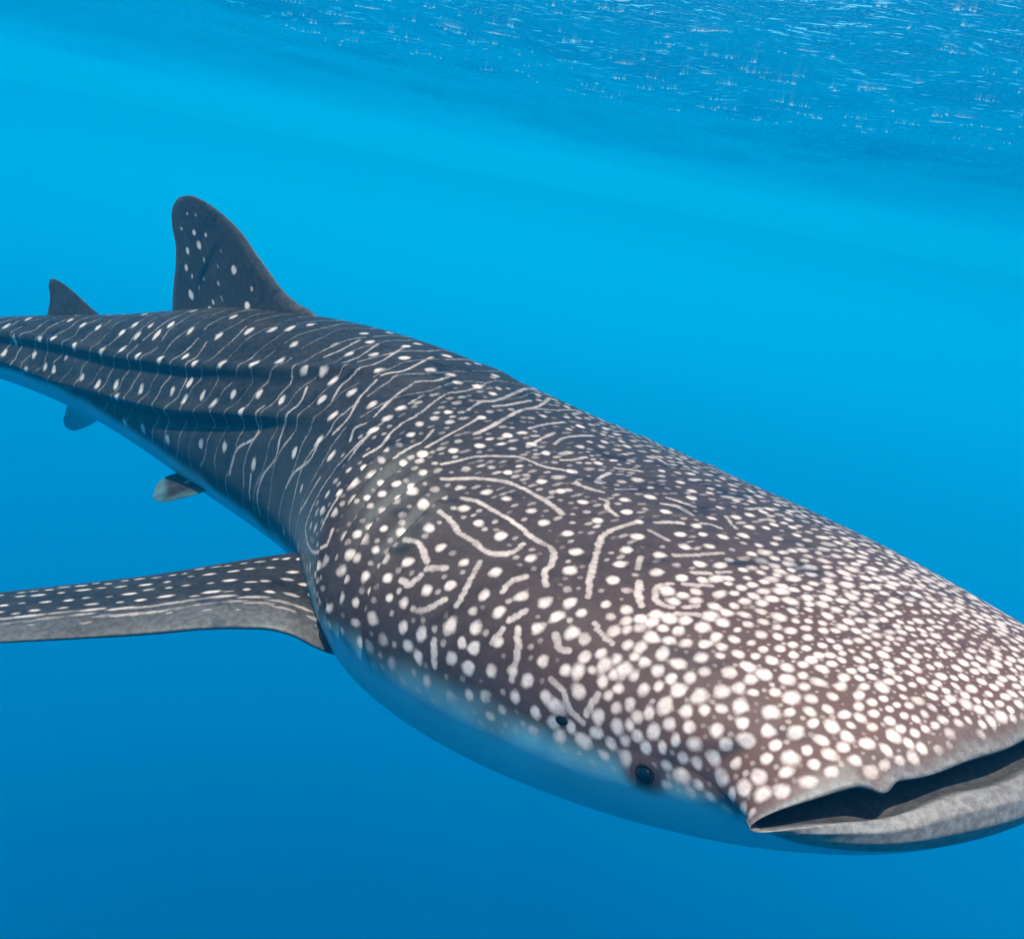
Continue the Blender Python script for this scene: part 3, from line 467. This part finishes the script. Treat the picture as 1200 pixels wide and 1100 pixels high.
        if ok:
            cell.setdefault(k, []).append((p[0], p[1], p[2], d))
            f = (.9+.18*rg.random())
            # near the crown the marks run together into short dashes
            crown = sstep(.12, .2, qr[i, j])*sstep(.45, .8, S[i, j])
            r = d*(.455-.13*sstep(.55, 1.1, S[i, j]))*f
            w = window(i, j, r*2.2); dd = V[w]-p; a_ = dd@TU[i, j]; b_ = np.sqrt(np.maximum((dd*dd).sum(-1)-a_*a_, 0))
            el = (.8+.5*rg.random())*(1+.9*crown*rg.random())
            th = rg.random()*.5
            rr = np.sqrt((a_/r*el**.5)**2+(b_/(r*el**.5))**2)*wob[w]
            va = 1-.25*crown*rg.random()-.45*rg.random()*sstep(.5, .8, S[i, j])*(1-.3*crown)
            spot[w] = np.maximum(spot[w], va*(1-sstep(.35, 1.55, rr)))
    # fainter, smaller marks and dashes in the gaps
    for i, j in zip(ii[:90000], jj[:90000]):
        d = sp_[i, j]*.62
        if near[i, j] < .014 or spot[i, j] > .12 or (near[i, j] < .06 and rg.random() < .93): continue
        p = V[i, j]; k = (int(math.floor(p[0]/h)), int(math.floor(p[1]/h)), int(math.floor(p[2]/h))); ok = True
        for a in (-1, 0, 1):
            for b in (-1, 0, 1):
                for c in (-1, 0, 1):
                    for p2 in cell.get((k[0]+a, k[1]+b, k[2]+c), ()):
                        if (p[0]-p2[0])**2+(p[1]-p2[1])**2+(p[2]-p2[2])**2 < (.5*(d+p2[3])*.9)**2: ok = False; break
        if ok:
            cell.setdefault(k, []).append((p[0], p[1], p[2], d))
            crown = sstep(.09, .18, qr[i, j])*sstep(.3, .7, S[i, j])
            r = d*.34; el = 1+1.6*crown*rg.random()
            w = window(i, j, r*2.2*el); dd = V[w]-p; a_ = dd@TU[i, j]; b_ = np.sqrt(np.maximum((dd*dd).sum(-1)-a_*a_, 0))
            rr = np.sqrt((a_/r)**2+(b_/(r*el))**2)*wob[w]
            spot[w] = np.maximum(spot[w], (.28+.34*rg.random())*(1-sstep(.35, 1.5, rr)))
    # fade the marks out towards lips, belly and by blotches of wear
    wear = vnoise(V, 2.3, 4); wear2 = vnoise(V, 14., 9)
    spot *= .70+.40*wear2
    yn = np.abs(np.clip(.25-np.minimum(qq, .5-qq), 0, .25)*4)**4
    SL = S*(1+1.1*yn)
    wl = .03*(vnoise(V, 16., 8)-.5)
    spot *= sstep(.004, .040, SL+wl)
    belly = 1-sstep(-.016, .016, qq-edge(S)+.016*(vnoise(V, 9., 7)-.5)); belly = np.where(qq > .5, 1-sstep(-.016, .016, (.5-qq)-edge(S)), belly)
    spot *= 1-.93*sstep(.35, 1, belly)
    for xe in (.9865, .5135):                             # dark skin round the eyes
        de = np.linalg.norm((V-V[idx(.385, xe)])*np.array([.75, 1., 1.]), axis=-1); belly *= sstep(.022, .060, de); spot *= sstep(.020, .038, de)
    lowf = np.where(qq > .5, 1., np.where((qq < 0), 1., 0.))
    upper = 1-lowf
    lip = upper*((1-sstep(.003, .022, SL+wl*.3))*.7+.3*(1-sstep(.012, .06, SL+wl))) + lowf*(1-sstep(.09, .13, S+wl*.4))
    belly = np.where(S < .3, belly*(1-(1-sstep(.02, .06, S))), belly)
    # mouth lining: rings running back inside from the lips
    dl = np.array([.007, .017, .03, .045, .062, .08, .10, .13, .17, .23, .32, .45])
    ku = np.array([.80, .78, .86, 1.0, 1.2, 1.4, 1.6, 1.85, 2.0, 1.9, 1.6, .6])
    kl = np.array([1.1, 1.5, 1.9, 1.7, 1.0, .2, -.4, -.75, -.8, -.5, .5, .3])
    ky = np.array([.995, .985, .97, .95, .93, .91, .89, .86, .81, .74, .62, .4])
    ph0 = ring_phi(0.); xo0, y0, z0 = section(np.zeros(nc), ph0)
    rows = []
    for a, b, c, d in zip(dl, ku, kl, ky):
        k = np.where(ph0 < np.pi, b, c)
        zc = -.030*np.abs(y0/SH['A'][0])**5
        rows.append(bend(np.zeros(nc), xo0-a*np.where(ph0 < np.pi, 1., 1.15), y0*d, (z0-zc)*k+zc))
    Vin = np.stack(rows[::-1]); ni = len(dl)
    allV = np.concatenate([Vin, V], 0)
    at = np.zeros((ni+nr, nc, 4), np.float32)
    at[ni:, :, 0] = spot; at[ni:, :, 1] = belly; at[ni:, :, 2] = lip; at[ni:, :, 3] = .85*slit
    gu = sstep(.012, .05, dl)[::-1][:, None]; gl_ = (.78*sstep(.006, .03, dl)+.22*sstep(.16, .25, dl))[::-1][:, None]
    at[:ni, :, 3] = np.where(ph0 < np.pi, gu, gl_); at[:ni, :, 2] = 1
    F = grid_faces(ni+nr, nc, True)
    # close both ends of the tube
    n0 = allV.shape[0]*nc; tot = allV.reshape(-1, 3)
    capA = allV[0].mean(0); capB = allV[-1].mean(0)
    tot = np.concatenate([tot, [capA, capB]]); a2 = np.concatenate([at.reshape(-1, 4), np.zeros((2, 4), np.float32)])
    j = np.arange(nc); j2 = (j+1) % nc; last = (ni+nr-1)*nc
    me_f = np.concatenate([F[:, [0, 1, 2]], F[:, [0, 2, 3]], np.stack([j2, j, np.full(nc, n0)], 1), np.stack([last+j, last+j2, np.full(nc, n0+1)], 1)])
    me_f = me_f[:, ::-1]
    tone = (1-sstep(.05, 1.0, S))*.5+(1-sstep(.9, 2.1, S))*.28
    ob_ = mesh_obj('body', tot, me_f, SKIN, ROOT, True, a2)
    ta = ob_.data.attributes.new('tone', 'FLOAT', 'POINT')
    ta.data.foreach_set('value', np.concatenate([np.zeros(ni*nc), tone.ravel(), [0, 0]]).astype(np.float32))
    return ob_, V, N, S, qq
BODY, BV, BN, BS, BQ = build_body()
def on_body(s, x):
    i = int(np.argmin(np.abs(SR-s))); j = int(np.argmin(np.abs((Q-x+.5) % 1-.5))); return BV[i, j], BN[i, j]

# ---- fins
def to_local(P):
    """shark space -> (station, left, up)"""
    s = np.linspace(0, 5.55, 1200); p, f, l, u = frame(s); out = []
    for x in P:
        k = np.argmin(np.abs(((x-p)*f).sum(1)) + .2*np.linalg.norm(x-p, axis=1)); d = x-p[k]; out.append((s[k], d@l[k], d@u[k], d@f[k]))
    return np.array(out)
def mirror(P):
    L = to_local(np.array(P)); return bend(L[:, 0], L[:, 3], -L[:, 1], L[:, 2])
def fin(name, LE, TE, thick, ns, ncd, flare, paint, label=None, root_len=.1):
    LE = np.array(LE, float); TE = np.array(TE, float)
    def res(P):
        L = np.r_[0, np.cumsum(np.linalg.norm(np.diff(P, axis=0), axis=1))]; L /= L[-1]
        t = np.linspace(0, 1, ns); return np.stack([hermite(L, P[:, k], t) for k in range(3)], 1)
    le, te = res(LE), res(TE); t = np.linspace(0, 1, ns)[:, None]
    ch = te-le; span = np.gradient((le+te)/2, axis=0); nrm = np.cross(ch, span); nrm /= np.maximum(np.linalg.norm(nrm, axis=1, keepdims=True), 1e-9)
    nrm = np.repeat(nrm.mean(0, keepdims=True)/np.linalg.norm(nrm.mean(0)), ns, 0)*.6+nrm*.4
    c = (1-np.cos(np.linspace(0, np.pi, ncd)))/2
    prof = c**.5*(1-c)**.85*1.75
    cl = np.linalg.norm(ch, axis=1, keepdims=True); cl0 = cl.max()
    th = thick*np.minimum(cl/cl0*1.15, 1)**.8*(1-.35*t) + flare*np.exp(-t/root_len)
    A = le[:, None]+ch[:, None]*c[None, :, None]
    up_ = A+nrm[:, None]*(th*prof[None])[..., None]; dn = A-nrm[:, None]*(th*prof[None])[..., None]
    ring = np.concatenate([up_, dn[:, -2:0:-1]], 1); nc = ring.shape[1]
    cc = np.concatenate([c, c[-2:0:-1]]); side = np.concatenate([np.ones(ncd), -np.ones(ncd-2)])
    at = paint(ring, t, cc, side)
    F = grid_faces(ns, nc, True); V = ring.reshape(-1, 3); a = at.reshape(-1, 4)
    V = np.concatenate([V, [ring[0].mean(0), ring[-1].mean(0)]]); a = np.concatenate([a, a[:1], a[-1:]])
    j = np.arange(nc); j2 = (j+1) % nc; n0 = ns*nc; last = (ns-1)*nc
    f3 = np.concatenate([F[:, [0, 1, 2]], F[:, [0, 2, 3]], np.stack([j2, j, np.full(nc, n0)], 1), np.stack([last+j, last+j2, np.full(nc, n0+1)], 1)])
    o = mesh_obj(name, V, f3, SKIN, ROOT, True, a); fix_normals(o)
    if label: o['label'] = label
    return o
def spots_on(ring, t, cc, lst, at):
    """lst: (t, chord, radius, stretch along span)"""
    ns, nc = ring.shape[:2]; ncd = (nc+2)//2
    sp = np.gradient(ring.mean(1), axis=0); sp /= np.linalg.norm(sp, axis=1, keepdims=True)
    for tt, c_, r, el, val in lst:
        i = int(round(tt*(ns-1))); j = int(np.argmin(np.abs(cc[:ncd]-c_)))
        for jj in (j, (nc-j) % nc):
            d = ring-ring[i, jj]; a = d@sp[i]; b2 = np.maximum((d*d).sum(-1)-a*a, 0)
            rr = np.sqrt((a/(r*el))**2+b2/r**2)
            at[..., 0] = np.maximum(at[..., 0], min(1, val*1.15)*(1-sstep(.6, 1.5, rr)))
def mid(lst): 
    a = np.array(lst); return bend(a[:, 0], np.zeros(len(a)), np.zeros(len(a)), a[:, 1])
rgf = np.random.default_rng(3)
def paint_dorsal(ring, t, cc, side):
    at = np.zeros(ring.shape[:2]+(4,), np.float32)
    lst = [(.83, .55, .006, 1.5, .5), (.80, .40, .006, 1.5, .4), (.70, .62, .010, 1.3, .8), (.60, .80, .010, 1.6, .8), (.61, .62, .012, 1.6, .95), (.49, .84, .010, 1.5, .8),
           (.44, .30, .014, 1.3, 1), (.37, .50, .008, 1.5, .6), (.40, .64, .006, 1.5, .5), (.30, .80, .012, 2., .95), (.22, .36, .013, 1.4, .95), (.19, .66, .011, 1.3, .9), (.47, .46, .006, 1.8, .4),
           (.27, .52, .006, 2.5, .4), (.10, .45, .010, 1.4, .8), (.12, .75, .010, 1.4, .8), (.55, .35, .006, 1.4, .4), (.35, .72, .007, 1.2, .5), (.66, .45, .007, 1.5, .6), (.52, .60, .007, 1.6, .6), (.15, .25, .009, 1.5, .7), (.33, .22, .008, 1.5, .5), (.43, .78, .007, 1.5, .6), (.25, .62, .008, 1.6, .7), (.75, .80, .006, 1.4, .6)]
    spots_on(ring, t, cc, lst, at)
    # frayed pale rims
    at[..., 2] = .22*(1-sstep(0., .14, cc))[None] + .25*sstep(.95, 1., cc)[None] + .2*sstep(.88, 1, t)
    return at
def paint_small(ring, t, cc, side):
    at = np.zeros(ring.shape[:2]+(4,), np.float32)
    at[..., 2] = .06 + .25*sstep(.9, 1., cc)[None] + .15*sstep(.85, 1, t)
    return at
def paint_pelvic(ring, t, cc, side):
    at = np.zeros(ring.shape[:2]+(4,), np.float32)
    at[..., 1] = .25*np.maximum(sstep(.72, .86, t+.18*cc[None]), (1-sstep(.0, .25, cc))[None]*.6); spots_on(ring, t, cc, [(.45, .45, .012, 1.3, .7)], at)
    return at
def paint_pale(ring, t, cc, side):
    at = np.zeros(ring.shape[:2]+(4,), np.float32); at[..., 1] = .85-.3*sstep(.4, .9, t); return at
def paint_pectoral(ring, t, cc, side):
    at = np.zeros(ring.shape[:2]+(4,), np.float32); lst = []
    for row, (c_, st, r) in enumerate(((.90, .026, .008), (.74, .038, .010), (.56, .036, .010), (.40, .040, .010), (.16, .07, .008))):
        x = .06+.02*rgf.random()
        while x < .97:
            if rgf.random() > .08: lst.append((x, c_+.07*(rgf.random()-.5), r*(.6+.4*rgf.random()), 1.4+1.4*rgf.random(), .5+.5*rgf.random()))
            x += st*(.75+.5*rgf.random())
    for c_ in (.30, .22):                                   # pale broken streaks along the fin
        x = .1
        while x < .95:
            lst.append((x, c_+.03*math.sin(x*23)+.03*(rgf.random()-.5), .009, 4.0+2*rgf.random(), .45+.3*rgf.random())); x += .035+.02*rgf.random()
    spots_on(ring, t, cc, lst, at)
    le = (1-sstep(.10, .42, cc+.10*(vnoise(ring, 9., 2)-.5)))
    at[..., 2] = .40*le*(.6+.8*vnoise(ring, 7., 4)); at[..., 0] *= 1-.6*le
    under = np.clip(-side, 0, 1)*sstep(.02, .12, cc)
    return at, under
def build_fins():
    d1le = [(2.80, .42), (2.93, .516), (3.04, .535), (3.14, .568), (3.233, .622), (3.325, .678), (3.417, .738), (3.551, .797), (3.675, .834), (3.773, .846), (3.83, .832)]
    d1te = [(3.74, .25), (3.80, .32), (3.816, .40), (3.818, .47), (3.818, .544), (3.832, .633), (3.862, .70), (3.874, .755), (3.868, .79), (3.85, .818)]
    fin('first_dorsal_fin', mid(d1le), mid(d1te), .034, 130, 90, .075, paint_dorsal, 'tall dark first dorsal fin with scattered white spots', .07)
    d2le = [(4.20, .17), (4.252, .225), (4.335, .262), (4.413, .299), (4.502, .340), (4.578, .366), (4.612, .370)]
    d2te = [(4.62, .10), (4.645, .16), (4.632, .21), (4.622, .26), (4.624, .30), (4.634, .335), (4.625, .364)]
    fin('second_dorsal_fin', mid(d2le), mid(d2te), .018, 60, 50, .012, paint_small, 'small plain dark second dorsal fin')
    PLE = [(-1.557, -0.666, -0.008), (-1.51, -0.781, 0.015), (-1.464, -0.874, 0.046), (-1.436, -0.948, 0.089), (-1.443, -0.998, 0.124), (-1.467, -1.05, 0.144), (-1.501, -1.115, 0.152), (-1.553, -1.202, 0.154), (-1.609, -1.318, 0.15), (-1.704, -1.499, 0.147), (-1.795, -1.674, 0.147), (-1.898, -1.848, 0.148), (-1.991, -1.963, 0.155), (-2.08, -2.032, 0.172)]
    PTE = [(-1.688, -0.675, 0.294), (-1.803, -0.755, 0.273), (-1.916, -0.831, 0.263), (-1.961, -0.907, 0.255), (-2.005, -1.024, 0.243), (-2.071, -1.217, 0.224), (-2.128, -1.435, 0.216), (-2.179, -1.64, 0.211), (-2.213, -1.837, 0.204), (-2.205, -1.964, 0.194), (-2.128, -2.033, 0.177)]
    for k in (0, 1):
        def pnt(ring, t, cc, side):
            at, under = paint_pectoral(ring, t, cc, side)
            zup = np.sign((ring[:, len(cc)//4]-ring[:, -len(cc)//4])[:, 2].mean())
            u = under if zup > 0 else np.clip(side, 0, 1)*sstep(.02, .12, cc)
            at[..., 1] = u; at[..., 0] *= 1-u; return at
        fin('pectoral_fin', mirror(PLE) if k else PLE, mirror(PTE) if k else PTE, .044, 230, 110, .06, pnt, None if k else 'long pectoral fin with rows of white dashes and a grey leading edge', .05)
    VLE = [(-2.80, -.72, .47), (-2.821, -0.791, 0.436), (-2.835, -0.863, 0.391), (-2.876, -0.936, 0.368), (-2.938, -1.003, 0.352), (-3.009, -1.024, 0.362)]
    VTE = [(-3.10, -.73, .49), (-3.123, -0.802, 0.47), (-3.157, -0.865, 0.448), (-3.156, -0.924, 0.435), (-3.105, -0.98, 0.412), (-3.03, -1.018, 0.373)]
    for k in (0, 1):
        fin('pelvic_fin', mirror(VLE) if k else VLE, mirror(VTE) if k else VTE, .018, 60, 50, .012, paint_pelvic)
    ale = [(4.16, -.12), (4.22, -.23), (4.29, -.28), (4.36, -.315), (4.42, -.335), (4.46, -.33)]
    ate = [(4.44, -.10), (4.47, -.17), (4.47, -.22), (4.48, -.265), (4.49, -.30), (4.475, -.325)]
    fin('anal_fin', mid(ale), mid(ate), .014, 50, 40, .01, paint_pale)
    # the tail fin, swung out of the picture
    p, f, l, u = frame(np.array([5.3])); P = lambda b, z: p[0]-f[0]*b+u[0]*z
    fin('tail_fin', [P(.0, .0), P(.06, .10), P(.25, .38), P(.5, .72), P(.75, .98), P(.92, 1.12)], [P(.22, .0), P(.34, .12), P(.50, .40), P(.70, .70), P(.88, .95), P(.97, 1.11)], .03, 90, 40, .02, paint_small)
    fin('tail_fin_lobe', [P(.0, .02), P(.08, -.10), P(.2, -.28), P(.36, -.46), P(.47, -.55)], [P(.22, .02), P(.30, -.10), P(.38, -.28), P(.47, -.43), P(.51, -.54)], .03, 60, 40, .02, paint_small)
build_fins()

# ---- eyes, spiracles, nasal flaps
def simple_mat(name, col, rough=.4, spec=.5):
    m = mat(name); g = G(m); n = g.n('ShaderNodeTexNoise', {'Scale': 90.0, 'Detail': 3.0})
    c = g.mix(g.rng(n.outputs[0], .3, .7), tuple(x*.75 for x in col[:3])+(1,), tuple(min(1, x*1.2) for x in col[:3])+(1,))
    p = g.n('ShaderNodeBsdfPrincipled', {'Base Color': c, 'Roughness': rough, 'Specular IOR Level': spec}); g.n('ShaderNodeOutputMaterial', {'Surface': p.outputs[0]}); return m
M_EYE = simple_mat('eye_iris', (.006, .005, .005), .35, .2); M_PUP = simple_mat('eye_pupil', (.004, .004, .005), .08); M_RIM = simple_mat('eye_rim', (.016, .012, .011), .6, .15)
M_FLAP = simple_mat('nasal_flap', (.22, .175, .168), .6, .2); M_HOLE = simple_mat('spiracle', (.008, .008, .009), .7, .1)
def basis(n, ref):
    n = n/np.linalg.norm(n); a = ref-n*(ref@n); a /= np.linalg.norm(a); return n, a, np.cross(n, a)
def blob(name, c, n, ref, r, scl, m, parent, nu=20, nv=28, shape=None):
    n, a, b = basis(n, ref)
    u = np.linspace(0, np.pi, nu)[1:-1]; v = np.linspace(0, 2*np.pi, nv+1)[:-1]; U, Vv = np.meshgrid(u, v, indexing='ij')
    X, Y, Z = np.sin(U)*np.cos(Vv), np.sin(U)*np.sin(Vv), np.cos(U)
    if shape: X, Y, Z = shape(X, Y, Z)
    P = c+r*(scl[0]*X[..., None]*a+scl[1]*Y[..., None]*b+scl[2]*Z[..., None]*n); nr, nc = U.shape
    V = np.concatenate([P.reshape(-1, 3), [P[0].mean(0), P[-1].mean(0)]]); F = grid_faces(nr, nc)
    j = np.arange(nc); j2 = (j+1) % nc; la = (nr-1)*nc
    f3 = np.concatenate([F[:, [0, 1, 2]], F[:, [0, 2, 3]], np.stack([j2, j, np.full(nc, nr*nc)], 1), np.stack([la+j, la+j2, np.full(nc, nr*nc+1)], 1)])
    o = mesh_obj(name, V, f3, m, parent); fix_normals(o); return o
def build_eye(x, sgn):
    c, n = on_body(.385, x); fwd = frame(np.array([.385]))[1][0]
    c = c-n*.004
    eye = blob('eye', c-n*.0035, n, fwd, .0195, (1.1, .95, .62), M_EYE, ROOT)
    blob('pupil', c+n*.0055, n, fwd, .0155, (1, .8, .34), M_PUP, eye)
    n, a, b = basis(n, fwd); v = np.linspace(0, 2*np.pi, 41)[:-1]; w = np.linspace(0, 2*np.pi, 13)[:-1]; Vv, Ww = np.meshgrid(v, w, indexing='ij')
    rr = .0188+.0042*np.cos(Ww)
    P = c+(rr*np.cos(Vv)*1.1)[..., None]*a+(rr*np.sin(Vv)*.95)[..., None]*b+(.0042*np.sin(Ww)+.001)[..., None]*n
    F = np.concatenate([grid_faces(40, 12), np.stack([39*12+np.arange(12), 39*12+(np.arange(12)+1) % 12, (np.arange(12)+1) % 12, np.arange(12)], 1)])
    o = mesh_obj('eyelid', P, F, M_RIM, eye); fix_normals(o)
build_eye(.9865, 1); build_eye(.5135, -1)
for x in (.0054, .4946):
    c, n = on_body(.628, x); blob('spiracle', c-n*.002, n, frame(np.array([.628]))[1][0], .014, (1.25, .8, .3), M_HOLE, ROOT)
